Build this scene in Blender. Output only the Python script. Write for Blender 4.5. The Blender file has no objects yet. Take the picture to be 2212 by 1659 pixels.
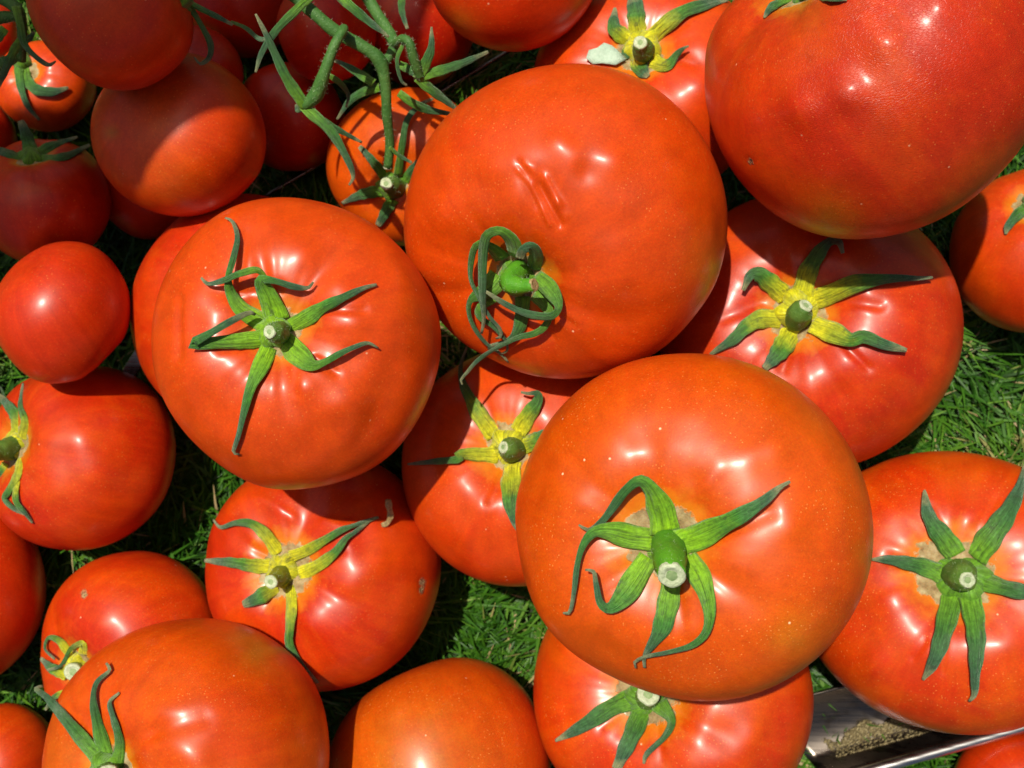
import bpy, math, random
import numpy as np
from mathutils import Vector
from mathutils.bvhtree import BVHTree

random.seed(7)
RNG = np.random.default_rng(11)
S = bpy.context.scene
COL = S.collection

# ------------------------------------------------------------------ camera
W0, H0 = 2212.0, 1659.0            # pixel grid the photograph was measured on
HFOV = math.radians(50)
F = (W0 / 2) / math.tan(HFOV / 2)
HC = 0.40                          # camera height above the turf backing (m)
cam = bpy.data.cameras.new('camera')
camo = bpy.data.objects.new('camera', cam)
COL.objects.link(camo)
camo.location = (0, 0, HC)
cam.sensor_width = 36
cam.angle = HFOV
cam.clip_start = 0.01
cam.clip_end = 50
cam.dof.use_dof = True
cam.dof.focus_distance = 0.278
cam.dof.aperture_fstop = 24
S.camera = camo

# ------------------------------------------------------------------ light
SUN = Vector((-0.215, 0.295, 0.93)).normalized()
w = bpy.data.worlds.new('World'); S.world = w
w.use_nodes = True
nt = w.node_tree
bg = nt.nodes['Background']
sky = nt.nodes.new('ShaderNodeTexSky')
sky.sky_type = 'NISHITA'
sky.sun_disc = False
sky.sun_elevation = math.asin(SUN.z)
sky.sun_rotation = math.atan2(SUN.x, SUN.y)
sky.dust_density = 4.0
sky.ozone_density = 0.3
sky.air_density = 0.8
nt.links.new(sky.outputs[0], bg.inputs[0])
bg.inputs[1].default_value = 0.055
sl = bpy.data.lights.new('sun', 'SUN')
sl.energy = 5.0
sl.angle = math.radians(0.8)
sl.color = (1.0, 0.93, 0.79)
so = bpy.data.objects.new('sun', sl)
so.rotation_euler = SUN.to_track_quat('Z', 'Y').to_euler()
so.location = SUN * 3
COL.objects.link(so)
S.view_settings.view_transform = 'Standard'
S.view_settings.look = 'None'
S.view_settings.exposure = 0.0
S.view_settings.gamma = 1.0
S.render.engine = 'CYCLES'
S.cycles.max_bounces = 8
S.cycles.diffuse_bounces = 5
S.cycles.glossy_bounces = 3
S.cycles.use_denoising = True

# ------------------------------------------------------------------ helpers
def P(px, py, z):
    """world point at height z on the line of sight through a measured pixel"""
    d = HC - z
    return np.array([(px - W0 / 2) / F * d, (H0 / 2 - py) / F * d, z])

def project(v):
    d = HC - v[:, 2]
    return np.stack([W0 / 2 + v[:, 0] / d * F, H0 / 2 - v[:, 1] / d * F], 1)

def raydir(px, py):
    r = np.array([(px - W0 / 2) / F, (H0 / 2 - py) / F, -1.0])
    return r / np.linalg.norm(r)

CAM = np.array([0, 0, HC])

def mesh_obj(name, verts, faces, mat, parent=None, attrs=None, smooth=True, uv=None):
    me = bpy.data.meshes.new(name)
    off = np.zeros(3)
    if parent is not None:
        p = parent
        while p is not None:
            off = off + np.array(p.location)
            p = p.parent
    v = np.asarray(verts, dtype=np.float64) - off
    fa = faces if isinstance(faces, np.ndarray) else None
    if fa is not None:
        n, k = fa.shape
        me.vertices.add(len(v)); me.vertices.foreach_set('co', v.astype(np.float32).ravel())
        me.loops.add(n * k); me.loops.foreach_set('vertex_index', fa.astype(np.int32).ravel())
        me.polygons.add(n)
        me.polygons.foreach_set('loop_start', np.arange(0, n * k, k, dtype=np.int32))
        me.update(calc_edges=True)
    else:
        me.from_pydata([tuple(x) for x in v], [], [tuple(int(i) for i in f) for f in faces])
    me.validate()
    if smooth:
        me.polygons.foreach_set('use_smooth', np.ones(len(me.polygons), dtype=bool))
    if attrs:
        for k, a in attrs.items():
            at = me.attributes.new(k, 'FLOAT', 'POINT')
            at.data.foreach_set('value', np.asarray(a, dtype=np.float32))
    if mat: me.materials.append(mat)
    o = bpy.data.objects.new(name, me)
    COL.objects.link(o)
    if parent is not None: o.parent = parent
    return o

def tag(o, label=None, cat=None, group=None, kind=None):
    if label: o['label'] = label
    if cat: o['category'] = cat
    if group: o['group'] = group
    if kind: o['kind'] = kind
    return o

def empty(name, loc, label, cat, group=None):
    o = bpy.data.objects.new(name, None)
    o.empty_display_size = 0.01
    o.location = tuple(loc)
    COL.objects.link(o)
    return tag(o, label, cat, group)

def spline(pts, n):
    """Catmull-Rom through pts (k x m), n samples, roughly even"""
    p = np.asarray(pts, dtype=float)
    if len(p) == 2:
        t = np.linspace(0, 1, n)[:, None]
        return p[0] * (1 - t) + p[1] * t
    q = np.vstack([2 * p[0] - p[1], p, 2 * p[-1] - p[-2]])
    out = []
    m = len(p) - 1
    seg = np.linalg.norm(np.diff(p[:, :2], axis=0), axis=1) + 1e-9
    cum = np.concatenate([[0], np.cumsum(seg)]); cum /= cum[-1]
    for u in np.linspace(0, 1, n):
        i = min(np.searchsorted(cum, u, side='right') - 1, m - 1)
        t = (u - cum[i]) / (cum[i + 1] - cum[i])
        a, b, c, d = q[i], q[i + 1], q[i + 2], q[i + 3]
        out.append(0.5 * (2 * b + (c - a) * t + (2 * a - 5 * b + 4 * c - d) * t * t + (3 * b - a - 3 * c + d) * t ** 3))
    return np.array(out)

def wavenoise(p, scale, seed, n=14):
    r = np.random.default_rng(seed)
    k = r.normal(size=(n, 3)); k /= np.linalg.norm(k, axis=1)[:, None]
    k *= scale * r.uniform(0.6, 1.4, (n, 1))
    ph = r.uniform(0, 6.283, n)
    return np.sin(p @ k.T + ph).sum(1) / math.sqrt(n / 2)

def unit(v):
    return v / (np.linalg.norm(v, axis=-1, keepdims=True) + 1e-12)

# ------------------------------------------------------------------ materials
class NB:
    def __init__(self, name):
        self.m = bpy.data.materials.new(name); self.m.use_nodes = True
        self.t = self.m.node_tree
        self.b = self.t.nodes['Principled BSDF']
        self.tc = self.t.nodes.new('ShaderNodeTexCoord')
    def n(self, ty, **kw):
        x = self.t.nodes.new(ty)
        for k, v in kw.items(): setattr(x, k, v)
        return x
    def set(self, sock, v):
        if hasattr(v, 'is_linked'): self.t.links.new(v, sock)
        else: sock.default_value = v
    def noise(self, scale, detail=2, rough=0.5, vec=None, dist=0.0):
        x = self.n('ShaderNodeTexNoise')
        x.inputs['Scale'].default_value = scale; x.inputs['Detail'].default_value = detail
        x.inputs['Roughness'].default_value = rough; x.inputs['Distortion'].default_value = dist
        self.t.links.new(vec if vec is not None else self.tc.outputs['Object'], x.inputs['Vector'])
        return x.outputs[0]
    def ramp(self, fac, stops, interp='LINEAR'):
        x = self.n('ShaderNodeValToRGB'); x.color_ramp.interpolation = interp
        e = x.color_ramp.elements
        while len(e) < len(stops): e.new(0.5)
        for el, (p, c) in zip(e, stops):
            el.position = p
            el.color = (c, c, c, 1) if not isinstance(c, tuple) else (*c, 1)
        self.set(x.inputs[0], fac)
        return x.outputs[0]
    def mix(self, fac, a, b, mode='MIX'):
        x = self.n('ShaderNodeMix', data_type='RGBA', blend_type=mode)
        self.set(x.inputs[0], fac)
        self.set(x.inputs[6], (*a, 1) if isinstance(a, tuple) else a)
        self.set(x.inputs[7], (*b, 1) if isinstance(b, tuple) else b)
        return x.outputs[2]
    def math(self, op, a, b=0.0, c=None, clamp=False):
        x = self.n('ShaderNodeMath', operation=op); x.use_clamp = clamp
        self.set(x.inputs[0], a); self.set(x.inputs[1], b)
        if c is not None: self.set(x.inputs[2], c)
        return x.outputs[0]
    def attr(self, name):
        x = self.n('ShaderNodeAttribute'); x.attribute_name = name
        return x.outputs['Fac']
    def bump(self, h, strength, dist, prev=None):
        x = self.n('ShaderNodeBump'); x.inputs['Strength'].default_value = strength
        x.inputs['Distance'].default_value = dist
        self.t.links.new(h, x.inputs['Height'])
        if prev is not None: self.t.links.new(prev, x.inputs['Normal'])
        return x.outputs[0]
    def out(self, color=None, rough=None, normal=None, **kw):
        if color is not None: self.set(self.b.inputs['Base Color'], color if not isinstance(color, tuple) else (*color, 1))
        if rough is not None: self.set(self.b.inputs['Roughness'], rough)
        if normal is not None: self.t.links.new(normal, self.b.inputs['Normal'])
        for k, v in kw.items(): self.set(self.b.inputs[k.replace('_', ' ')], v)
        return self.m

def tomato_mat(seed, red, orange, bias, dust=1.0, crackle=0.0):
    b = NB('tomato_skin')
    mp = b.n('ShaderNodeMapping'); b.t.links.new(b.tc.outputs['Object'], mp.inputs[0])
    r = random.Random(seed)
    mp.inputs['Location'].default_value = (r.uniform(-9, 9), r.uniform(-9, 9), r.uniform(-9, 9))
    v = mp.outputs[0]
    big = b.noise(34, 4, 0.6, v, 0.6)
    f = b.ramp(big, [(0.5 - bias - 0.12, 0.0), (0.5 - bias + 0.14, 1.0)])
    col = b.mix(f, red, orange)
    # streaks of unripe orange / green-ochre patches given per fruit
    och = b.math('MULTIPLY', b.attr('ochre'), b.ramp(b.noise(160, 3, 0.6, v), [(0.25, 0.45), (0.7, 1.0)]), clamp=True)
    col = b.mix(och, col, (0.44, 0.15, 0.006))
    sv = b.n('ShaderNodeCombineXYZ')
    b.t.links.new(b.math('MULTIPLY', b.attr('mx'), 5.0), sv.inputs[0]); b.t.links.new(b.math('MULTIPLY', b.attr('my'), 5.0), sv.inputs[1])
    b.t.links.new(b.math('MULTIPLY_ADD', b.attr('pol'), 0.9, seed % 97 * 1.0), sv.inputs[2])
    stk = b.noise(1.3, 5, 0.65, sv.outputs[0])
    col = b.mix(b.ramp(stk, [(0.50, 0.0), (0.78, 0.38)]), col, tuple(min(1, q * k) for q, k in zip(orange, (1.05, 1.5, 1.2))))
    col = b.mix(1.0, col, b.ramp(stk, [(0.25, 0.88), (0.55, 1.03)]), 'MULTIPLY')
    # fine mottling of the flesh under the skin
    mot = b.ramp(b.noise(1500, 3, 0.7, v), [(0.3, 0.88), (0.7, 1.10)])
    col = b.mix(1.0, col, mot, 'MULTIPLY')
    mid = b.ramp(b.noise(170, 3, 0.6, v), [(0.3, 0.90), (0.7, 1.08)])
    col = b.mix(1.0, col, mid, 'MULTIPLY')
    # pale lenticels and dust
    vo = b.n('ShaderNodeTexVoronoi'); vo.inputs['Scale'].default_value = 800
    b.t.links.new(v, vo.inputs['Vector'])
    patch = b.ramp(b.noise(55, 3, 0.6, v), [(0.42, 0.15), (0.62, 1.0)])
    sp = b.ramp(vo.outputs['Distance'], [(0.06, 1.0), (0.2, 0.0)])
    sp = b.math('MULTIPLY', sp, b.math('MULTIPLY', patch, 0.45 * dust))
    col = b.mix(sp, col, (0.80, 0.28, 0.06))
    vo2 = b.n('ShaderNodeTexVoronoi'); vo2.inputs['Scale'].default_value = 170
    b.t.links.new(v, vo2.inputs['Vector'])
    sp2 = b.ramp(vo2.outputs['Distance'], [(0.03, 1.0), (0.07, 0.0)])
    sel = b.n('ShaderNodeSeparateColor'); b.t.links.new(vo2.outputs['Color'], sel.inputs[0])
    sp2 = b.math('MULTIPLY', sp2, b.math('GREATER_THAN', sel.outputs[0], 0.8))
    col = b.mix(b.math('MULTIPLY', sp2, 0.5 * dust), col, (0.85, 0.60, 0.36))
    # corky ring round the stalk with a yellow margin
    pol = b.math('ADD', b.attr('pol'), b.math('MULTIPLY', b.math('SUBTRACT', b.noise(190, 4, 0.6, v), 0.5), 0.30))
    halo = b.ramp(pol, [(0.25, 1.0), (0.38, 0.0)])
    col = b.mix(b.math('MULTIPLY', halo, 0.75), col, (0.62, 0.20, 0.006))
    cork = b.ramp(pol, [(0.215, 1.0), (0.235, 0.0)])
    cc = b.ramp(b.noise(330, 4, 0.6, v), [(0.3, (0.20, 0.12, 0.045)), (0.5, (0.36, 0.26, 0.12)), (0.7, (0.50, 0.40, 0.22))])
    col = b.mix(cork, col, cc)
    sc = b.attr('scar')
    scf = b.ramp(b.math('MULTIPLY', sc, b.ramp(b.noise(900, 3, 0.6, v), [(0.3, 0.6), (0.6, 1.0)])), [(0.3, 0.0), (0.6, 1.0)])
    col = b.mix(scf, col, b.ramp(b.noise(1400, 2, 0.5, v), [(0.4, (0.10, 0.055, 0.03)), (0.6, (0.42, 0.27, 0.12))]))
    rg = b.ramp(b.noise(60, 3, 0.6, v), [(0.3, 0.37), (0.7, 0.45)])
    rg = b.mix(b.math('MAXIMUM', cork, scf), rg, (0.8, 0.8, 0.8))
    rg2 = b.n('ShaderNodeSeparateColor'); b.t.links.new(rg, rg2.inputs[0])
    n1 = b.bump(b.noise(300, 2, 0.5, v), 0.05, 0.0006)
    n2 = b.bump(b.noise(2200, 3, 0.65, v), 0.14, 0.00015, n1)
    if crackle:
        cv = b.n('ShaderNodeTexVoronoi', feature='DISTANCE_TO_EDGE'); cv.inputs['Scale'].default_value = 1700
        cm = b.n('ShaderNodeMapping'); b.t.links.new(v, cm.inputs[0]); cm.inputs['Rotation'].default_value = (0, 0, .6); cm.inputs['Scale'].default_value = (.55, 1.5, 1)
        b.t.links.new(cm.outputs[0], cv.inputs['Vector'])
        n2 = b.bump(b.ramp(cv.outputs['Distance'], [(0.0, 0.0), (0.12, 1.0)]), crackle, 0.00018, n2)
    n3 = b.bump(b.math('MULTIPLY', b.noise(600, 4, 0.7, v), b.math('MAXIMUM', cork, scf)), 0.5, 0.0010, n2)
    return b.out(col, rg2.outputs[0], n3, Specular_IOR_Level=0.33, Subsurface_Weight=0.3,
                 Subsurface_Radius=(0.004, 0.0012, 0.0004), Subsurface_Scale=0.8,
                 Coat_Weight=0.24, Coat_Roughness=0.22, Coat_IOR=1.45)

def sepal_mat(name, base, midc, tip, yellow_to=0.3):
    b = NB(name)
    t = b.math('ADD', b.attr('t'), b.math('MULTIPLY', b.math('SUBTRACT', b.noise(260, 3, 0.6), 0.5), 0.35))
    col = b.ramp(t, [(0.0, base), (yellow_to, tuple(0.35 * x + 0.65 * y for x, y in zip(base, midc))), (yellow_to + 0.16, midc), (0.8, tip), (0.97, (0.26, 0.27, 0.13))])
    vein = b.n('ShaderNodeCombineXYZ')
    b.t.links.new(b.math('MULTIPLY', b.attr('s'), 3.2), vein.inputs[0])
    b.t.links.new(b.math('MULTIPLY', b.attr('t'), 2.2), vein.inputs[1])
    oi = b.n('ShaderNodeObjectInfo')
    b.t.links.new(b.math('MULTIPLY', oi.outputs['Random'], 50.0), vein.inputs[2])
    vn = b.noise(1.6, 4, 0.65, vein.outputs[0])
    col = b.mix(1.0, col, b.ramp(vn, [(0.28, 0.38), (0.48, 0.92), (0.72, 1.4)]), 'MULTIPLY')
    mott = b.noise(800, 3, 0.7)
    col = b.mix(1.0, col, b.ramp(mott, [(0.3, 0.72), (0.7, 1.25)]), 'MULTIPLY')
    br = b.math('MULTIPLY', b.ramp(b.noise(330, 3, 0.6), [(0.62, 0.0), (0.72, 1.0)]), 0.55)
    col = b.mix(br, col, (0.035, 0.045, 0.025))
    n1 = b.bump(vn, 0.8, 0.0010)
    n2 = b.bump(mott, 0.4, 0.0003, n1)
    return b.out(col, 0.52, n2, Specular_IOR_Level=0.35, Sheen_Weight=0.25, Sheen_Roughness=0.4,
                 Sheen_Tint=(0.7, 0.9, 0.7, 1), Subsurface_Weight=0.08, Subsurface_Radius=(0.0006, 0.0012, 0.0003), Subsurface_Scale=0.5)

M_SEP_Y = sepal_mat('sepal_yellow_based', (0.62, 0.58, 0.010), (0.060, 0.190, 0.018), (0.040, 0.110, 0.050), 0.30)
M_SEP_G = sepal_mat('sepal_bright_green', (0.22, 0.44, 0.010), (0.046, 0.185, 0.020), (0.045, 0.125, 0.058), 0.32)
M_SEP_D = sepal_mat('sepal_deep_green', (0.13, 0.31, 0.014), (0.038, 0.140, 0.022), (0.042, 0.115, 0.054), 0.25)

def stem_mat(name, c1, c2):
    b = NB(name)
    t = b.noise(230, 4, 0.65)
    col = b.ramp(t, [(0.3, c1), (0.7, c2)])
    sp = b.noise(1700, 2, 0.6)
    col = b.mix(b.ramp(sp, [(0.62, 0.0), (0.72, 0.4)]), col, (0.26, 0.40, 0.15))
    n1 = b.bump(sp, 0.5, 0.0004); n2 = b.bump(t, 0.4, 0.001, n1)
    return b.out(col, 0.55, n2, Specular_IOR_Level=0.3)
M_STEM = stem_mat('stalk_green', (0.055, 0.135, 0.018), (0.12, 0.23, 0.036))
M_STEM_B = stem_mat('stalk_bright_green', (0.050, 0.22, 0.010), (0.10, 0.33, 0.015))
M_STEM_Y = stem_mat('stalk_yellow_green', (0.10, 0.16, 0.012), (0.24, 0.28, 0.015))
M_VINE = stem_mat('vine_green', (0.030, 0.110, 0.020), (0.070, 0.175, 0.036))
def cut_mat(name, c1, c2):
    b = NB(name)
    n = b.noise(900, 4, 0.7)
    return b.out(b.ramp(n, [(0.3, c1), (0.7, c2)]), 0.6, b.bump(n, 0.7, 0.0006))
M_CUT = cut_mat('cut_pith', (0.30, 0.37, 0.20), (0.58, 0.64, 0.44))
M_CUT_G = cut_mat('cut_core', (0.16, 0.27, 0.10), (0.30, 0.40, 0.18))
M_DRY = cut_mat('dry_stalk', (0.14, 0.09, 0.03), (0.46, 0.35, 0.15))
M_PALE = cut_mat('pale_leaf', (0.34, 0.48, 0.36), (0.48, 0.62, 0.50))

# ------------------------------------------------------------------ tomatoes: where each one rests
# name: (cx, cy, rx, ry, pole pixel or None)
T = {}
ORDER = []
def spec(key, cx, cy, rx, ry, pole, **kw):
    T[key] = dict(cx=cx, cy=cy, rx=rx, ry=ry, pole=pole, **kw); ORDER.append(key)

RED, RED2 = (0.47, 0.022, 0.001), (0.52, 0.033, 0.001)
ORG, ORG2 = (0.56, 0.054, 0.001), (0.57, 0.074, 0.001)
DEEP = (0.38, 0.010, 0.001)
# lowest first; later ones are raised until they rest on those already placed
spec('K', 540, 680, 260, 262, (560, 640), red=RED, org=ORG, bias=0.0, squash=.84)
spec('H', 698, 1236, 255, 258, (604, 1232), hl=[(595,1085),(725,1140),(780,1230),(740,1275),(615,1330),(545,1170)], ridges=[((560,1078),(625,1112),14,0.8),((700,1122),(765,1142),12,0.8),((655,1192),(690,1168),9,-0.7),((690,1215),(740,1190),10,-0.6)], red=RED, org=ORG, bias=-0.05, squash=.82, lob=1.2,
     scars=[(914, 1258, 9, 1), (912, 1275, 7, 1), (793, 1331, 4, .6)], dents=[(660, 1108, 62, 2.8), (735, 1112, 34, 1.2)])
spec('G', 1124, 1005, 256, 262, (1092, 966), cork=1.2, hl=[(1000,1030),(1040,1080),(1160,1080)], ridges=[((1005,985),(1060,983),10,-0.8),((1090,1020),(1060,1080),12,-0.8)], red=RED2, org=ORG, bias=0.08, squash=.84)
spec('E', 1752, 710, 330, 305, (1728, 674), crackle=.10, cork=1.3, hl=[(1561,635),(1711,565),(1856,625),(1926,650),(1806,790),(1931,770),(1656,760),(1856,860)], ridges=[((1800,645),(1900,662),12,-0.9),((1705,755),(1690,800),12,-0.9),((1640,650),(1560,690),14,-0.8),((1825,745),(1875,795),10,-0.9),((1740,600),(1757,545),14,-1.0)], red=RED, org=ORG, bias=-0.02, squash=.82, lob=1.0)
spec('AC', 1455, 1505, 303, 300, (1394, 1512), cork=1.05, hl=[(1281,1420),(1316,1585),(1496,1560),(1611,1585),(1571,1635)], ridges=[((1460,1485),(1475,1545),14,-1.0),((1340,1540),(1300,1570),10,-0.6),((1420,1560),(1430,1640),9,-0.5)], dust=1.6, red=RED2, org=ORG2, bias=-0.02, squash=.82)
spec('F', 2068, 1281, 346, 307, (2086, 1242), hl=[(1921,1090),(2091,1115),(1926,1280),(1996,1395),(2076,1370),(1886,1425),(2161,1380),(1960,1180)], ridges=[((2000,1385),(1972,1422),7,-0.6),((2040,1380),(2035,1450),8,-0.5),((1920,1205),(1995,1224),13,-0.9),((2030,1140),(2010,1095),10,-0.6),((2110,1140),(2150,1080),12,-0.6)], dust=1.8, red=RED2, org=ORG2, bias=-0.02, squash=.80, lob=.7)
spec('V', 1402, 192, 254, 250, (1388, 100), cork=1.3, hl=[(1221,125),(1491,175),(1506,210)], ridges=[((1470,125),(1500,140),12,-0.9),((1440,70),(1480,50),10,-0.6)], red=RED2, org=ORG, bias=-0.05, squash=.82)
spec('U', 880, 360, 176, 172, (846, 402), cork=1.5, hl=[(770,360),(920,300)], red=ORG, org=ORG2, bias=0.15, squash=.86,
     scars=[])
spec('I', 172, 987, 208, 202, (30, 962), hl=[(125,885),(165,940),(195,1005)], red=RED, org=ORG, bias=-0.06, squash=.82)
spec('X', 285, 1400, 198, 210, (168, 1438), cork=1.2, red=RED, org=ORG, bias=0.0, squash=.88, scars=[(181, 1283, 9, 1)])
spec('AB', 947, 1668, 243, 248, None, dust=2.4, red=ORG, org=ORG2, bias=-0.08, squash=.86, ochre=[(900, 1640, 150, .8), (930, 1470, 60, .2)], poledir=(0.2, -0.5, 0.2))
spec('Z', -88, 1285, 188, 205, None, red=RED, org=RED2, bias=0.0, squash=.86)
spec('AA', 6, 1648, 126, 130, None, red=RED2, org=ORG, bias=0.0, squash=.88)
spec('AD', 2215, 1705, 158, 128, None, red=RED, org=RED2, bias=0.0, squash=.88)
spec('AE', 2240, 540, 190, 180, (2235, 440), red=RED2, org=ORG, bias=0.0, squash=.84)
spec('S', 1112, -75, 190, 187, None, red=RED, org=RED2, bias=0.0, squash=.86, ochre=[(990, 60, 40, .7)])
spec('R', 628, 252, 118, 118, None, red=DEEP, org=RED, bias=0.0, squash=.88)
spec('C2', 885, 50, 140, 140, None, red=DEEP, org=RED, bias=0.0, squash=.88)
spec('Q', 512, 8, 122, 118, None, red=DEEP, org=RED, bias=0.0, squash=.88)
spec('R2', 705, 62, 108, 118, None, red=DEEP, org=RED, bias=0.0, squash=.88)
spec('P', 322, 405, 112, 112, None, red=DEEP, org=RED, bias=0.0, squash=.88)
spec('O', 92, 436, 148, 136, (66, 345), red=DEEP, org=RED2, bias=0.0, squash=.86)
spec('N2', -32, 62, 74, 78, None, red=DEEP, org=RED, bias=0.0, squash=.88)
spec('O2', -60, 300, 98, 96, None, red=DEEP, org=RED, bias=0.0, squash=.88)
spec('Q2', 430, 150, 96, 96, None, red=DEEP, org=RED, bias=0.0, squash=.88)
spec('N', 96, 186, 112, 99, (55, 160), red=RED2, org=ORG, bias=0.0, squash=.86)
spec('L', 385, 289, 190, 179, None, red=RED2, org=ORG, bias=0.0, squash=.90, scars=[(245, 286, 4, .5)], ochre=[(235, 285, 16, .8), (370, 400, 90, .35), (520, 190, 40, .5)], dents=[(244, 288, 22, .8)], poledir=(0.25, -0.1, -0.9))
spec('J', 132, 675, 151, 154, None, red=RED, org=RED2, bias=-0.08, squash=.88, poledir=(0.3, -0.6, -0.5))
spec('M', 236, 12, 182, 184, None, red=RED2, org=ORG, bias=-0.05, squash=.88, poledir=(0.7, 0.6, 0.2))
spec('W', 401, 1642, 311, 307, (226, 1662), fac=.86, cork=1.4, hl=[(325,1515),(370,1620),(410,1630)], ridges=[((262,1615),(330,1578),22,-1.5),((330,1578),(440,1552),24,-1.0),((175,1540),(235,1600),20,-1.2)], dust=1.5, red=ORG, org=ORG2, bias=0.03, squash=.84, ochre=[(560, 1400, 50, .8), (140, 1630, 50, .4)], lob=1.0)
spec('A', 640, 742, 313, 316, (592, 712), cork=1.4, hl=[(550,540),(640,530),(715,590),(450,585),(465,680),(700,680),(750,685),(790,785),(715,870),(750,850),(645,820),(520,790),(595,815)], ridges=[((665,672),(785,670),11,-0.9),((475,752),(560,750),11,-1.0),((500,628),(605,622),12,-0.9),((385,640),(385,770),9,-0.8),((685,775),(725,805),10,-0.8),((532,500),(520,570),12,-0.7),((640,800),(640,850),8,-0.4)], red=RED2, org=ORG, bias=0.2, squash=.80, lob=1.5)
spec('D', 1905, 132, 383, 385, (1770, -90), fac=1.02, crackle=.35, hl=[(1906,85),(1821,190),(1726,225),(2021,5)], dents=[(1821,195,62,-1.0),(1735,225,55,-.8),(1900,90,60,-.9),(1770,130,60,.9),(1870,150,40,.7)], red=RED, org=ORG, bias=-0.08, squash=.86, scars=[(1620, 350, 7, 1)],
     ochre=[(1790, 490, 70, .9), (1740, 10, 60, .5), (2060, 430, 30, .35), (2150, 400, 90, .35)])
spec('B', 1222, 478, 350, 341, (1116, 594), cork=1.35, hl=[(1231,330),(1316,340),(950,455),(1050,360),(1100,415),(1196,300),(1010,420)], dust=1.4, red=RED2, org=ORG, bias=0.2, squash=.85, lob=.9, hi=True,
     dents=[(1165, 405, 50, 1.6), (1030, 420, 60, 1.6), (1265, 372, 26, .7)],
     ridges=[((1150,685),(1195,730),8,-.5),((1170,655),(1240,705),8,-.5), ((1120, 350), (1142, 372), 8, -.5), ((1144, 396), (1188, 486), 5, .7), ((1162, 392), (1212, 484), 7, -1.0), ((1176, 382), (1206, 440), 9, .9), ((1205, 440), (1222, 468), 9, .5), ((1128, 380), (1160, 440), 12, -.5), ((1132, 352), (1150, 366), 4, .5), ((1118, 366), (1136, 388), 4, .4)],
     ochre=[(1540, 560, 60, .5)])
spec('C', 1500, 1139, 387, 376, (1440, 1172), cork=1.2, hl=[(1371,975),(1606,980),(1231,1080),(1206,1130),(1296,1310),(1506,1050),(1696,1130),(1456,1370),(1541,1005),(1660,965)], ridges=[((1500,1040),(1515,1095),20,-0.8),((1280,1150),(1370,1162),16,-0.7),((1470,1300),(1480,1385),12,-0.7),((1550,1155),(1660,1105),18,-0.9),((1340,1270),(1300,1300),14,-0.6)], dust=1.8, red=ORG, org=ORG2, bias=0.15, squash=.80, lob=1.0,
     ochre=[(1710, 1370, 60, .7), (1780, 870, 60, .3), (1868, 1200, 30, .6)])

placed = {}
def settle():
    done = []
    for k in ORDER:
        t = T[k]
        r = 0.5 * (t['rx'] + t['ry'])
        d = (HC - 0.003) / (1 + 0.84 * r / F)
        fac = t.get('fac', .955)
        while d > 0.2:
            R = d * r / F
            c = P(t['cx'], t['cy'], HC - d)
            ok = True
            for (c2, R2, s2) in done:
                v = c - c2
                # rounder vertically flattened: shrink the vertical gap needed
                dist = math.sqrt(v[0] ** 2 + v[1] ** 2 + (v[2] / 0.88) ** 2)
                if dist < fac * (R + R2): ok = False; break
            if ok: break
            d -= 0.001
        done.append((c, R, 0.88))
        t['c'] = c; t['R'] = R; t['d'] = d
settle()

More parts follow.
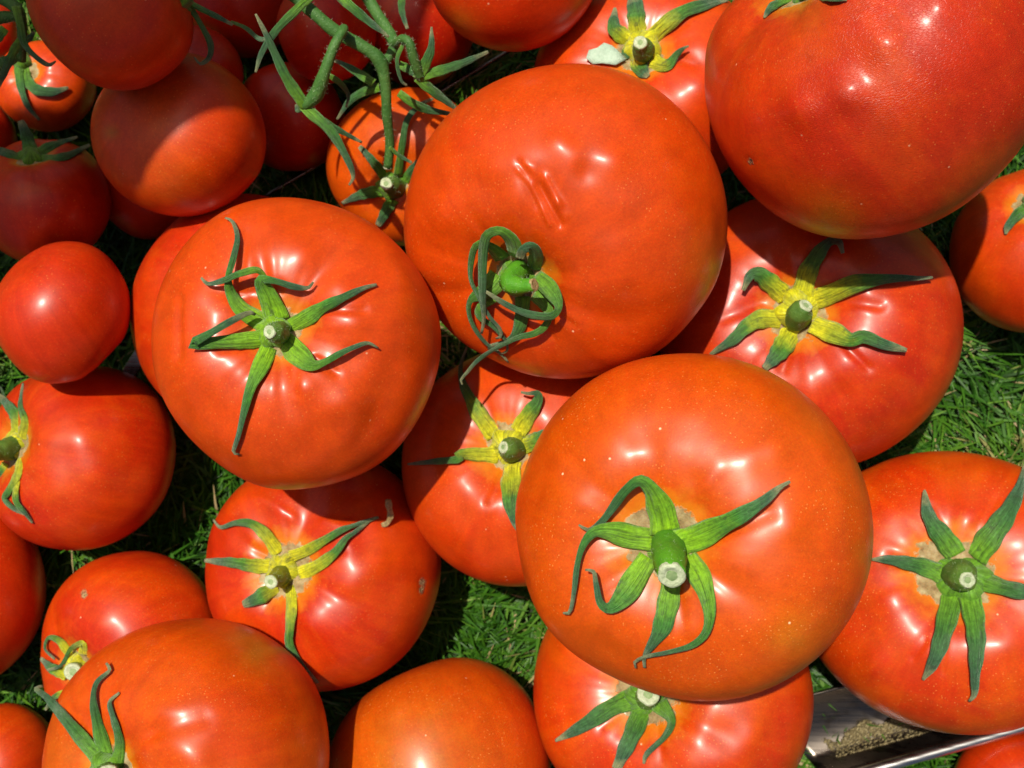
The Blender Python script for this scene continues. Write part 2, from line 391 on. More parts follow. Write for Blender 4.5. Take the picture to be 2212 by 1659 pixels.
def build_fruit(key, parent_name_obj=None):
    t = T[key]
    big = max(t['rx'], t['ry'])
    hi = t.get('hi')
    na = 300 if hi else (220 if big > 230 else 120)
    npz = 180 if hi else (130 if big > 230 else 72)
    seed = sum(ord(ch) * 31 ** i for i, ch in enumerate(key)) % 100000
    r = np.random.default_rng(seed)
    th = np.linspace(0, math.pi, npz + 1)[1:-1]
    ph = np.linspace(0, 2 * math.pi, na, endpoint=False)
    TH, PH = np.meshgrid(th, ph, indexing='ij')
    TH = np.concatenate([[0.0], TH.ravel(), [math.pi]]); PH = np.concatenate([[0.0], PH.ravel(), [0.0]])
    lob = t.get('lob', 0.8)
    sq = t['squash']
    has_pole = t['pole'] is not None or key in ('M', 'W')
    dim = 0.17 if has_pole else 0.06
    # soft lobes, strongest on the shoulders
    shoulder = np.exp(-((TH - 0.62) / 0.42) ** 2)
    rad = np.ones_like(TH)
    for kx in (2, 3, 4, 5, 7):
        rad += lob * r.uniform(0.2, 1) * (0.011 if kx < 4 else 0.009) * np.cos(kx * PH + r.uniform(0, 6.28)) * (0.45 * np.sin(TH) ** 2 + shoulder)
    # valleys running out from the stalk
    nv = r.integers(6, 9)
    va = np.linspace(0, 2 * math.pi, nv, endpoint=False) + r.uniform(-.3, .3, nv)
    for a in va:
        da = np.abs((PH - a + math.pi) % (2 * math.pi) - math.pi)
        wd = r.uniform(.13, .26)
        rad -= lob * r.uniform(.010, .034) * np.exp(-(da / wd) ** 2) * np.exp(-((TH - r.uniform(.4, .6)) / r.uniform(.22, .4)) ** 2) * (1 - np.exp(-(TH / .2) ** 2))
    # fine puckers close to the stalk
    for kx in (17, 23, 31):
        rad += lob * 0.0006 * np.cos(kx * PH + r.uniform(0, 6.28)) * np.exp(-((TH - .36) / .16) ** 2)
    u = np.stack([np.sin(TH) * np.cos(PH), np.sin(TH) * np.sin(PH), np.cos(TH)], 1)
    rad += 0.010 * wavenoise(u, 3.2, seed + 1) + 0.0085 * wavenoise(u, 7.0, seed + 2) * (0.3 + 0.7 * shoulder) + 0.0042 * lob * wavenoise(u, 14, seed + 3) * (0.06 + shoulder) + 0.0016 * lob * wavenoise(u, 26, seed + 4) * shoulder
    # soft cushions between the valleys, and a few random swellings lower down
    for i_ in range(int((9 if t.get('hl') else 20) * min(lob, 1.3)) if big > 150 else 7):
        tk = r.uniform(.30, .95) if i_ % 4 else r.uniform(.9, 1.7); pk = r.uniform(0, 6.283)
        uk = np.array([math.sin(tk) * math.cos(pk), math.sin(tk) * math.sin(pk), math.cos(tk)])
        sg = r.uniform(.10, .20) * (1 + .5 * (tk > .95))
        rad += r.uniform(.35, 1.0) * .085 * sg * np.exp(-((u - uk) ** 2).sum(1) / sg ** 2) * (1 if i_ % 3 else -.8)
    # squared-off shoulders
    e = 2.25
    prof = (np.abs(np.sin(TH)) ** e + np.abs(np.cos(TH)) ** e) ** (-1 / e)
    loc = u * (rad * prof)[:, None]
    loc[:, 2] *= sq
    loc[:, 2] -= dim * np.exp(-(TH / 0.34) ** 2) * (1 + 0.12 * np.cos(3 * PH + 1)) + 0.05 * np.exp(-(TH / 0.75) ** 2) * (1 if has_pole else .3)
    loc[:, 2] += 0.03 * np.exp(-((math.pi - TH) / 0.3) ** 2)
    # orient
    c = t['c'].copy(); R = t['R']
    wv = unit(CAM - c)
    uu = unit(np.cross(np.array([0, 1.0, 0]), wv)); vv = np.cross(wv, uu)
    if t['pole'] is not None:
        ox = (t['pole'][0] - t['cx']) / t['rx'] / 0.78; oy = -(t['pole'][1] - t['cy']) / t['ry'] / 0.78
        m = math.hypot(ox, oy)
        if m > 0.93: ox *= .93 / m; oy *= .93 / m
        p = ox * uu + oy * vv + math.sqrt(max(0, 1 - ox * ox - oy * oy)) * wv
    elif 'poledir' in t: p = np.array(t['poledir'])
    else: p = r.normal(size=3) * np.array([1, 1, .5]) + np.array([0, 0, -1.0])
    p = unit(p)
    ax = unit(np.cross(p, np.array([0.31, 0.9, 0.2]))); ay = np.cross(p, ax)
    off = loc @ np.stack([ax, ay, p]) * R
    V = c + off
    for _ in range(5):     # size the fruit to its measured outline
        q = project(V)
        lo, hi_ = q.min(0), q.max(0)
        s = np.array([2 * t['rx'], 2 * t['ry']]) / (hi_ - lo)
        mid = 0.5 * (lo + hi_)
        off = off * np.array([s[0], s[1], math.sqrt(s[0] * s[1])])
        d = HC - c[2]
        c = c + np.array([(t['cx'] - mid[0]) / F * d, -(t['cy'] - mid[1]) / F * d, 0])
        V = c + off
    # dents, ridges, marks that this fruit has on its visible side
    q = project(V)
    front = (V - c) @ wv > 0
    mm = 0.001
    n = unit(off)
    for i_, (x, y) in enumerate(t.get('hl', [])):     # swellings of the shoulder, placed to catch highlights at these spots
        rr = 30 + 14 * ((i_ * 7) % 5) / 4
        g = np.exp(-(((q[:, 0] - x - 9) ** 2 + (q[:, 1] - y - 9) ** 2) / rr ** 2)) * front
        V += n * (g * (.70 + .40 * ((i_ * 3) % 4) / 3) * (rr / 36) * mm)[:, None]
    for (x, y, rr, dep) in t.get('dents', []):
        g = np.exp(-(((q[:, 0] - x) ** 2 + (q[:, 1] - y) ** 2) / rr ** 2)) * front
        V -= n * (g * dep * mm)[:, None]
    for (a, b_, wd, amp) in t.get('ridges', []):
        a = np.array(a, float); b_ = np.array(b_, float)
        tt = np.clip(((q - a) @ (b_ - a)) / ((b_ - a) @ (b_ - a)), 0, 1)
        dd = np.linalg.norm(q - (a + tt[:, None] * (b_ - a)), axis=1)
        V += n * (np.exp(-(dd / wd) ** 2) * front * amp * mm)[:, None]
    scar = np.zeros(len(V)); och = np.zeros(len(V))
    for (x, y, rr, a) in t.get('scars', []):
        g = np.exp(-(((q[:, 0] - x) ** 2 + ((q[:, 1] - y) * .8) ** 2) / rr ** 2)) * front * a
        scar = np.maximum(scar, g); V -= n * (g * 0.5 * mm)[:, None]
    for (x, y, rr, a) in t.get('ochre', []):
        g = np.exp(-(((q[:, 0] - x) ** 2 + (q[:, 1] - y) ** 2) / rr ** 2)) * front * a
        och = np.maximum(och, g)
    pol = TH.copy() if has_pole else np.full(len(V), 3.0)
    pol = pol * t.get('cork', 1.0)
    i0 = np.arange(na); faces = []
    ring = lambda j: 1 + j * na + i0
    quads = []
    for j in range(npz - 2):
        a = ring(j); b_ = ring(j + 1)
        quads.append(np.stack([a, b_, np.roll(b_, -1), np.roll(a, -1)], 1))
    quads = np.concatenate(quads)
    last = len(V) - 1
    cap0 = np.stack([np.zeros(na, int), ring(0), np.roll(ring(0), -1)], 1)
    cap1 = np.stack([np.full(na, last), np.roll(ring(npz - 2), -1), ring(npz - 2)], 1)
    tris = np.concatenate([quads[:, [0, 1, 2]], quads[:, [0, 2, 3]], cap0, cap1])
    t['V'] = V; t['bvh'] = BVHTree.FromPolygons([tuple(x) for x in V], [tuple(int(i) for i in f) for f in tris])
    t['c'] = c
    t['polew'] = V[0]
    base = np.array([c[0], c[1], V[:, 2].min()])
    t['base'] = base
    mat = tomato_mat(seed, t['red'], t['org'], t['bias'], t.get('dust', 1.0), t.get('crackle', 0.0))
    return V, tris, mat, dict(pol=pol, scar=scar, ochre=och, mx=np.cos(PH) * np.minimum(1, np.sin(TH) * 2), my=np.sin(PH) * np.minimum(1, np.sin(TH) * 2)), base

# ------------------------------------------------------------------ ribbons, tubes
def ribbon(name, pos, width, nrm, mat, parent, thick=0.0006, cup=0.16, seed=0):
    """a sepal: leaf blade with thickness, a raised midrib and slightly curled edges"""
    n = len(pos)
    Tn = unit(np.gradient(pos, axis=0))
    Nn = unit(nrm - (nrm * Tn).sum(1)[:, None] * Tn)
    r = np.random.default_rng(seed)
    roll = 0.22 * np.sin(np.linspace(0, r.uniform(2, 6), n) + r.uniform(0, 6))
    B = np.cross(Tn, Nn)
    N2 = Nn * np.cos(roll)[:, None] + B * np.sin(roll)[:, None]
    B2 = np.cross(Tn, N2)
    ss = np.array([-1, -.66, -.3, 0, .3, .66, 1])
    tv = np.linspace(0, 1, n)
    edge = 1 + 0.06 * np.sin(tv * r.uniform(14, 30) + r.uniform(0, 6))
    V = []; tA = []; sA = []
    top = cup * (-(ss ** 2)) + 0.10 * np.exp(-(ss / .18) ** 2)
    for i in range(n):
        w_ = width[i] * 0.5 * edge[i]
        for s_, z_ in zip(ss, top):
            V.append(pos[i] + B2[i] * s_ * w_ + N2[i] * (z_ * w_)); tA.append(tv[i]); sA.append(s_)
        for s_, z_ in zip(ss[::-1], top[::-1]):
            th = (thick * (1.0 - 0.8 * abs(s_)) + 0.05 * w_ * (1 - abs(s_))) * (1 - .5 * tv[i]) + 0.0001
            V.append(pos[i] + B2[i] * s_ * w_ + N2[i] * (z_ * w_ - th)); tA.append(tv[i]); sA.append(s_)
    k = 14
    Fq = []
    for i in range(n - 1):
        for j in range(k):
            a = i * k + j; b_ = i * k + (j + 1) % k
            Fq.append((a, b_, b_ + k, a + k))
    Fq.append(tuple(range(k))[::-1]); Fq.append(tuple(range((n - 1) * k, n * k)))
    return mesh_obj(name, V, Fq, mat, parent, dict(t=tA, s=sA))

def tube(name, pos, rad, mat, parent, k=14, seed=0, cap=True, lump=0.05):
    n = len(pos)
    Tn = unit(np.gradient(pos, axis=0))
    ref = np.array([0.3, 0.2, 0.93])
    V = []
    r = np.random.default_rng(seed)
    a = np.linspace(0, 2 * math.pi, k, endpoint=False)
    lm = 1 + lump * np.cos(a * 3 + r.uniform(0, 6)) + lump * .6 * np.cos(a * 5 + r.uniform(0, 6))
    for i in range(n):
        x = unit(np.cross(ref, Tn[i])); y = np.cross(Tn[i], x)
        g = 1 + lump * math.sin(i * 1.3 + r.uniform(-.4, .4))
        V.append(pos[i] + (np.cos(a)[:, None] * x + np.sin(a)[:, None] * y) * (rad[i] * lm * g)[:, None])
    V = np.concatenate(V)
    Fq = []
    for i in range(n - 1):
        for j in range(k):
            p, q = i * k + j, i * k + (j + 1) % k
            Fq.append((p, q, q + k, p + k))
    if cap:
        Fq.append(tuple(range(k))[::-1]); Fq.append(tuple(range((n - 1) * k, n * k)))
    return mesh_obj(name, V, Fq, mat, parent)

HAIRS = []
def hairs(pos, rad, parent, n, seed, ln=.0011):
    r = np.random.default_rng(seed)
    Tn = unit(np.gradient(pos, axis=0)); V = []
    for _ in range(n):
        u = r.uniform(0, len(pos) - 1.001); i = int(u); f = u - i
        p = pos[i] * (1 - f) + pos[i + 1] * f; rr = rad[i] * (1 - f) + rad[i + 1] * f
        d = r.normal(size=3); d -= d @ Tn[i] * Tn[i]; d = unit(d)
        a = p + d * rr * .9; q = unit(d + .35 * r.normal(size=3)) * ln * r.uniform(.5, 1.2)
        sd = unit(np.cross(q, r.normal(size=3))) * .000035
        V += [a - sd, a + sd, a + q]
    o = mesh_obj('hair', np.array(V), np.arange(3 * n).reshape(-1, 3), M_HAIR, parent, smooth=False)
    o['kind'] = 'stuff'
hb = NB('stalk_hair'); M_HAIR = hb.out((0.42, 0.52, 0.34), 0.6)

def cut_face(pos, axis, r, parent, core=True, mat=None):
    """the cut top of a stalk: bark rim, pale pith, darker core, slightly domed and uneven"""
    axis = unit(axis); x = unit(np.cross(np.array([.2, .9, .1]), axis)); y = np.cross(axis, x)
    k = 22; a = np.linspace(0, 2 * math.pi, k, endpoint=False)
    prof = [(1.0, -.25), (1.0, .05), (.90, .16), (.74, .17), (.55, .08), (.40, .05)]
    V = []
    for (q, h) in prof:
        V.append(pos + (np.cos(a)[:, None] * x + np.sin(a)[:, None] * y) * r * q * (1 + .05 * np.cos(2 * a + 1) + .03 * np.cos(5 * a))[:, None] + axis * (h * r + .05 * r * np.cos(a + 1))[:, None])
    V = np.concatenate(V)
    Fq = []
    for i in range(len(prof) - 1):
        for j in range(k):
            p, q = i * k + j, i * k + (j + 1) % k
            Fq.append((p, q, q + k, p + k))
    o = mesh_obj('cut_end', V, Fq, mat or M_CUT, parent)
    V2 = [pos + axis * .0 * r] ; 
    V2 = np.concatenate([[pos + axis * (.10 * r)], pos + (np.cos(a)[:, None] * x + np.sin(a)[:, None] * y) * r * .42 + axis * (.055 * r)])
    F2 = [(0, 1 + j, 1 + (j + 1) % k) for j in range(k)]
    if core: mesh_obj('cut_core', V2, F2, M_CUT_G if mat is None else mat, parent)
    return o

def surf_depth(t, px, py):
    h = t['bvh'].ray_cast(Vector(CAM), Vector(raydir(px, py)))
    if h[0] is None: return None, None
    return (np.array(h[0]) - CAM) @ raydir(px, py), np.array(h[1])

def sepal(key, pts, mat, parent, seed, lift0=1.0, n=30):
    """pts: (x, y, width px [, lift mm]) measured along the blade; it lies on fruit `key`"""
    t = T[key]
    m = len(pts)
    full = []
    for i, p in enumerate(pts):
        l = p[3] if len(p) > 3 else lift0 + 2.0 * math.sin(math.pi * min(1, i / (m - 1) * 1.0)) + (0.6 if i else 0)
        full.append((p[0], p[1], p[2], l))
    sp = spline(full, n)
    dep = []; nrm = []; last = None
    for (x, y, wd, l) in sp:
        d, nn = surf_depth(t, x, y)
        if d is None: d, nn = (last if last else (np.linalg.norm(t['c'] - CAM), -raydir(x, y)))
        else: last = (d, nn)
        dep.append(d); nrm.append(nn if nn @ -raydir(x, y) > 0 else -nn)
    dep = np.array(dep)
    ker = np.array([1, 2, 3, 2, 1.]) / 9
    pad = np.concatenate([[dep[0]] * 2, dep, [dep[-1]] * 2])
    sm = np.minimum(np.convolve(pad, ker, 'valid'), dep)
    D = sm - sp[:, 3] * 0.00072
    pos = np.array([CAM + raydir(x, y) * d for (x, y), d in zip(sp[:, :2], D)])
    width = np.maximum(sp[:, 2] * (0.90 if key in 'BIXUO' else 0.98) + 0.8, 3.0) * D / F
    view = np.array([-raydir(x, y) for x, y in sp[:, :2]])
    nr = unit(0.55 * np.array(nrm) + 0.45 * view)
    return ribbon('sepal', pos, width, nr, mat, parent, seed=seed)

def calyx_disc(key, x, y, rpx, mat, parent):
    t = T[key]
    d, nn = surf_depth(t, x, y)
    if d is None: return None
    c = CAM + raydir(x, y) * d
    nn = unit(0.5 * nn + 0.5 * unit(t['polew'] - t['c']))
    ax = unit(np.cross(nn, np.array([.1, .9, .3]))); ay = np.cross(nn, ax)
    r = rpx * d / F
    k = 30; a = np.linspace(0, 2 * math.pi, k, endpoint=False)
    V = [c + nn * 0.0030]; tA = [0.0]; sA = [0.0]
    for q, h in ((.35, .0031), (.7, .0026), (1.0, .0014), (1.05, -.001)):
        rr = r * q * (1 + 0.12 * np.cos(5 * a + x) + .05 * np.cos(9 * a))
        V += list(c + np.cos(a)[:, None] * ax * rr[:, None] + np.sin(a)[:, None] * ay * rr[:, None] + nn * h)
        tA += [0.12 * q] * k; sA += list(np.cos(a * 3))
    Fq = [(0, 1 + j, 1 + (j + 1) % k) for j in range(k)]
    for i in range(3):
        for j in range(k):
            p, q = 1 + i * k + j, 1 + i * k + (j + 1) % k
            Fq.append((p, p + k, q + k, q))
    return mesh_obj('calyx', V, Fq, mat, parent, dict(t=tA, s=sA))

def stalk(key, pts, mat, parent, cut=True, core=True, cutmat=None):
    """pts: (x, y, radius px, lift mm above the fruit at the first point)"""
    t = T[key]
    d0, _ = surf_depth(t, pts[0][0], pts[0][1])
    if d0 is None: d0 = np.linalg.norm(t['c'] - CAM) - t['R'] * .7
    sp = spline(pts, 12)
    pos = np.array([CAM + raydir(x, y) * (d0 - l * 0.00085) for x, y, r_, l in sp])
    rad = np.array([r_ * 0.92 * (d0 - l * 0.00085) / F for x, y, r_, l in sp])
    o = tube('stem', pos, rad, mat, parent, seed=int(pts[0][0]), lump=.04)
    hairs(pos, rad, o, 160, int(abs(pts[0][1])) + 5, .0009)
    if cut: cut_face(pos[-1] , pos[-1] - pos[-3], rad[-1] * 1.04, o, core, cutmat)
    return o

# ------------------------------------------------------------------ the fruit, one thing each
LABEL = {
 'A': 'large orange-red tomato whose long thin sepals fold back and curl, one pointing straight down',
 'B': 'large orange tomato with a puckered scar and a tangled nest of curled sepals',
 'C': 'largest orange-red tomato in front, with a thick green stalk cut to a pale end',
 'D': 'huge red tomato in the upper right corner with a crackled sheen and a tan nick',
 'E': 'red tomato with a yellow-hearted six-pointed calyx, wedged below the huge corner tomato',
 'F': 'tomato with a broad flat green star calyx at the right edge above the steel channel',
 'G': 'red tomato with a yellow and green calyx, half hidden between three larger tomatoes',
 'H': 'red tomato with a dented shaded shoulder and a thin yellow-green calyx, on the turf',
 'I': 'red tomato at the left edge whose green calyx faces sideways, beneath a small round one',
 'J': 'small smooth round red tomato without calyx, sitting on a bigger one at the left edge',
 'K': 'red tomato almost hidden beneath the tomato with long folded-back sepals',
 'L': 'plain shaded tomato showing a tiny star-shaped blossom scar, beneath the top left tomato',
 'M': 'red vine tomato at the top left, half in shade, with a drooping sepal beside it',
 'N': 'small red vine tomato tucked under the top left one, green sepals hanging over it',
 'O': 'dark red shaded tomato at the left edge with a dark star calyx on its top',
 'P': 'deeply shaded red tomato peeping out below the plain one with the blossom scar',
 'N2': 'red tomato cut by the left edge beside the short hairy vine',
 'O2': 'dark red tomato cut by the left edge, above the one with the dark star calyx',
 'Q2': 'dark red tomato mostly hidden behind the plain one with the blossom scar',
 'Q': 'dark red tomato at the top behind the drooping sepal, in deep shade',
 'R': 'dark red tomato in deep shade right behind the forked end of the vine',
 'R2': 'dark red tomato in shade at the top, crossed by the thick vine stem',
 'C2': 'dark red tomato in shade at the top, behind the fork of the vine',
 'S': 'dark red tomato at the top edge between the vine and the yellow-hearted calyx',
 'U': 'small pale orange tomato directly under the hanging end of the vine',
 'V': 'red tomato at the top with a yellow-hearted calyx and a pale leaf scrap',
 'W': 'large orange tomato at the bottom left with three long upright sepals',
 'X': 'red tomato with a brown blemish and curly calyx, behind the large bottom left one',
 'Z': 'smooth red tomato cut off by the left edge, below the sideways calyx',
 'AA': 'smooth orange-red tomato in the bottom left corner',
 'AB': 'smooth orange tomato with a pale ochre underside, no calyx, at the bottom edge',
 'AC': 'orange-red tomato under the largest one at the bottom, three green sepals spread downwards',
 'AD': 'bit of red tomato in the bottom right corner beyond the steel rim',
 'AE': 'red tomato at the right edge in the shade of the huge corner tomato',
}
SEP = {
 'A': [M_SEP_G, [
   [(598,692,52,1),(580,645,46,4),(563,606,22,7),(590,606,14,8),(634,619,13,6),(664,622,8,4),(677,609,4,4)],
   [(577,606,8,5),(556,583,14,8),(516,591,14,8),(484,605,12,7),(450,613,8,4),(434,600,4,4)],
   [(572,698,40),(524,668,38),(499,633,22,4),(493,599,12,6),(505,554,14,5),(513,512,10,3),(502,478,6,3),(486,470,3,3)],
   [(568,734,38),(506,738,32,3),(424,743,22,4),(416,740,20,6),(453,720,15,8),(495,696,15,9),(537,676,9,8),(552,680,5,7)],
   [(582,748,36),(561,793,36),(540,838,24),(526,890,15),(514,942,11),(504,977,7),(518,982,3)],
   [(612,740,48),(641,764,52),(672,787,28),(698,783,16,4),(731,765,13,5),(762,751,11,4),(794,741,7,3),(818,752,3,2)],
   [(622,708,28),(658,689,36),(696,665,26),(738,644,18),(783,623,11),(814,614,5)]], (591,716,34), [(605,718,25,0),(601,718,26,6),(593,718,24,11),(582,717,15,13.5)], M_STEM],
 'B': [M_SEP_D, [
   [(1085,561,40,3),(1062,538,34,5),(1037,527,18,8),(1023,540,15,8),(1016,578,13,7),(1018,610,10,7),(1034,643,10,8),(1055,682,9,8),(1080,712,8,7),(1081,728,6,6),(1071,732,4,5)],
   [(1078,596,48,2),(1058,622,50,4),(1030,640,30,5),(1016,650,14,6),(1012,668,11,5),(1017,693,10,5),(1032,721,9,5),(1055,747,8,4),(1081,765,7,3),(1098,784,4,3)],
   [(1068,640,30,2),(1036,664,18,4),(1034,684,14,5),(1062,703,11,5),(1083,724,8,5),(1095,742,6,4),(1095,758,5,4),(1083,765,3,4)],
   [(1129,640,34,2),(1127,682,34,3),(1120,710,28,3),(1104,733,18,3),(1081,742,10,3),(1060,747,7,3),(1054,755,4,3)],
   [(1155,632,42,2),(1178,659,34,4),(1186,684,19,5),(1174,708,17,6),(1153,721,15,7),(1122,728,12,8),(1095,740,11,8),(1062,758,10,7),(1032,779,9,6),(1009,805,7,6),(995,822,5,6),(998,831,3,6)],
   [(1115,556,42,3),(1104,520,38,6),(1081,500,24,9),(1055,506,22,11),(1044,532,23,12),(1041,601,21,12),(1042,647,15,11),(1045,689,9,9),(1040,721,6,8)],
   [(1157,596,38,2),(1183,620,42,4),(1202,647,28,7),(1206,668,17,9),(1192,683,19,11),(1164,684,19,12),(1129,675,17,12),(1095,659,14,12),(1072,645,10,12),(1048,629,6,11)],
   [(1153,582,34,2),(1158,552,34,5),(1146,535,28,8),(1130,542,23,10),(1122,559,19,11)]], (1116,596,40), [(1122,582,25,2),(1108,597,26,7),(1100,610,25,11),(1122,618,20,14),(1154,615,15,17)], M_STEM_B],
 'C': [M_SEP_G, [
   [(1437,1152,62,2),(1428,1107,62,4),(1410,1064,40,7),(1383,1039,24,9),(1350,1062,21,8),(1323,1098,18,6),(1300,1127,14,5),(1273,1145,9,4),(1250,1134,4,4)],
   [(1409,1165,46,2),(1365,1160,54,4),(1317,1149,42,6),(1282,1151,23,7),(1258,1181,14,6),(1246,1226,12,5),(1240,1276,10,4),(1231,1321,7,4),(1216,1325,4,4)],
   [(1402,1205,44,2),(1374,1249,54,3),(1344,1291,42,4),(1317,1313,26,5),(1297,1303,16,7),(1288,1264,11,8),(1282,1235,8,8),(1264,1231,4,7)],
   [(1450,1240,46,2),(1441,1309,46,3),(1428,1360,38,3),(1407,1395,19,3),(1392,1419,9,3),(1392,1443,5,3)],
   [(1486,1200,40,2),(1511,1246,48,3),(1526,1288,36,4),(1532,1330,23,5),(1523,1369,18,5),(1493,1395,12,4),(1440,1410,9,4),(1395,1419,7,4),(1371,1431,6,4),(1373,1444,3,4)],
   [(1468,1170,46,2),(1499,1163,60,3),(1544,1142,46,5),(1597,1115,34,6),(1648,1083,23,6),(1684,1053,11,6),(1707,1040,6,6)]], (1443,1186,50), [(1442,1176,38,0),(1443,1195,40,8),(1447,1222,37,17),(1451,1243,31,21)], M_STEM_B],
 'E': [M_SEP_Y, [
   [(1731,640,44),(1746,587,40),(1767,549,30),(1791,522,19,5),(1812,522,14,7),(1821,547,7,6)],
   [(1752,650,40),(1795,636,44),(1843,615,38,4),(1895,605,26,5),(1940,601,15,6),(1982,601,9,6),(2015,599,5,6)],
   [(1753,698,42),(1798,716,46),(1836,733,32,4),(1867,727,26,5),(1909,744,23,5),(1959,757,8,5)],
   [(1713,712,42),(1694,744,44),(1673,771,32),(1650,796,14)],
   [(1688,690,38),(1645,688,40),(1611,705,31),(1583,733,24),(1534,766,6)],
   [(1698,644,40),(1666,615,42),(1642,594,32,5),(1621,594,21,7),(1605,627,8,6)]], (1727,674,46), [(1721,690,28,0),(1724,684,29,6),(1731,671,26,11),(1741,660,15,13.5)], M_STEM],
 'F': [M_SEP_D, [
   [(2064,1200,46),(2034,1156,42),(2013,1125,30),(2003,1097,23,4),(1997,1058,4,5)],
   [(2104,1204,50),(2135,1163,48),(2166,1121,40),(2190,1083,28),(2208,1040,16),(2216,1000,5)],
   [(2040,1240,46),(1999,1225,36),(1958,1215,28),(1920,1208,19),(1883,1208,5)],
   [(2120,1252,42),(2166,1267,34),(2212,1277,30),(2262,1280,10)],
   [(2060,1285,46),(2045,1343,38),(2031,1395,31),(2013,1437,21),(1993,1469,5)],
   [(2095,1287,44),(2107,1347,38),(2111,1395,33),(2107,1458,19),(2105,1500,11),(2093,1516,4)]], (2081,1243,52), [(2071,1242,35,0),(2076,1245,35,6),(2083,1249,26,11),(2090,1253,17,13)], M_STEM],
 'G': [M_SEP_Y, [
   [(1070,940,40),(1039,899,38),(1015,860,26),(998,826,16),(994,791,10),(1008,749,4)],
   [(1117,934,40),(1140,899,36),(1161,867,24,5),(1161,850,13,7),(1140,850,7,7),(1125,847,4,6)],
   [(1076,982,38),(1036,982,30),(994,981,22,4),(990,992,17,4),(939,997,13,4),(880,1003,4,4)],
   [(1105,1000,46),(1102,1044,42),(1102,1086,30),(1112,1124,21),(1126,1160,6)],
   [(1120,965,40),(1160,950,40),(1200,930,20)]], (1097,968,40), [(1109,972,29,0),(1104,971,29,6),(1096,969,22,11),(1087,966,14,13)], M_STEM],
 'H': [M_SEP_Y, [
   [(602,1195,30),(573,1156,26),(542,1132,19),(507,1130,12),(476,1139,7),(460,1123,4)],
   [(586,1222,32),(542,1222,28),(493,1215,20),(441,1210,7)],
   [(626,1204,28),(660,1191,24),(701,1166,19),(736,1145,14),(768,1133,10),(818,1117,5)],
   [(645,1242,32),(684,1222,28),(722,1194,21),(746,1163,13),(768,1148,9),(802,1121,5)],
   [(627,1265,30),(628,1312,26),(625,1354,21),(625,1395,17),(655,1440,9),(687,1476,5)],
   [(600,1268,28),(562,1288,32),(524,1306,14)]], (612,1232,34), [(612,1240,25,0),(602,1246,21,7),(592,1253,16,12),(585,1257,15,15)], M_STEM_Y],
 'I': [M_SEP_Y, [
   [(33,940,28),(31,900,27),(17,876,19),(-5,853,10)],
   [(46,948,24),(52,910,18),(43,876,11),(49,827,4)],
   [(40,990,30),(35,1025,24),(17,1060,17),(8,1078,13),(30,1100,9),(58,1113,4)],
   [(16,1004,26),(-8,1030,16)],
   [(36,1030,16),(33,1080,13),(55,1110,8),(70,1131,4)]], (30,962,30), [(30,964,24,0),(10,970,22,6),(-22,976,20,10)], M_STEM],
 'U': [M_SEP_D, [
   [(831,380,24),(803,347,20),(776,316,10)], [(826,412,28),(783,420,24),(738,440,6)], [(849,430,28),(831,462,24),(815,488,14)],
   [(872,390,28),(905,350,16)], [(860,380,20,2),(869,312,15,4),(880,257,13,5),(908,226,11,5),(935,212,6,4)]], (848,402,30), [(856,404,24,0),(846,401,21,7),(834,397,14,12)], M_STEM],
 'V': [M_SEP_Y, [
   [(1378,72,36),(1373,21,36),(1366,-12,26)], [(1360,88,36),(1328,59,30),(1328,16,5)], [(1404,86,34),(1439,52,34),(1477,24,28),(1530,6,23),(1572,-2,8)],
   [(1404,134,42),(1440,140,24),(1463,116,13,4),(1477,104,6,5),(1488,99,3,5)], [(1372,122,34),(1385,150,30),(1400,165,10)], [(1364,106,32),(1344,124,14)]], (1386,104,38), [(1391,114,26,0),(1389,106,25,7),(1383,92,15,13)], M_STEM],
 'W': [M_SEP_D, [
   [(218,1645,36),(181,1604,30),(139,1552,21),(101,1507,13),(76,1487,7),(94,1481,4)],
   [(230,1645,36),(212,1576,26),(201,1517,13,4),(208,1475,9,4),(236,1448,7,4),(229,1432,4,4)],
   [(250,1658,28),(257,1604,20),(243,1552,14),(236,1517,9),(257,1496,4)],
   [(210,1680,36),(170,1720,30),(150,1760,8)], [(245,1690,36),(270,1740,24),(290,1790,6)]], (230,1668,36), [(230,1670,26,0),(235,1676,22,12)], M_STEM],
 'X': [M_SEP_Y, [
   [(152,1414,20),(128,1385,15),(104,1378,8,4),(97,1402,5,5),(118,1424,4,5)],
   [(180,1416,24),(177,1392,16),(153,1402,9,5),(132,1437,7,6),(101,1448,5,5)],
   [(145,1456,28),(111,1444,20),(87,1423,8)], [(150,1495,18),(115,1507,11),(97,1534,5)], [(165,1470,26),(150,1500,14)]], (166,1438,26), [(168,1444,20,0),(158,1452,18,6)], M_STEM_Y],
 'AC': [M_SEP_D, [
   [(1364,1510,42),(1317,1531,36),(1262,1566,28),(1199,1600,6)],
   [(1391,1524,44),(1373,1566,40),(1355,1607,34),(1331,1662,18)],
   [(1422,1518,38),(1449,1555,20),(1435,1590,13),(1397,1628,10),(1390,1650,4)],
   [(1400,1495,40),(1440,1470,36),(1480,1440,14)]], (1396,1510,40), [(1396,1508,28,0),(1400,1500,24,9)], M_STEM],
 'D': [M_SEP_D, [[(1705,-8,20),(1668,13,17),(1650,38,4)], [(1765,-14,26),(1800,-6,16),(1830,-2,6)], [(1740,-40,30),(1760,-70,18)]], (1745,-22,40), [(1745,-25,26,0),(1750,-40,22,10)], M_STEM],
 'O': [M_SEP_D, [[(69,337,30),(59,295,26),(45,260,12)], [(73,340,26),(115,312,22),(167,295,6)], [(76,344,22),(139,337,18),(194,312,6)], [(54,340,24),(10,328,20),(-20,320,8)]], (68,342,24), None, M_STEM],
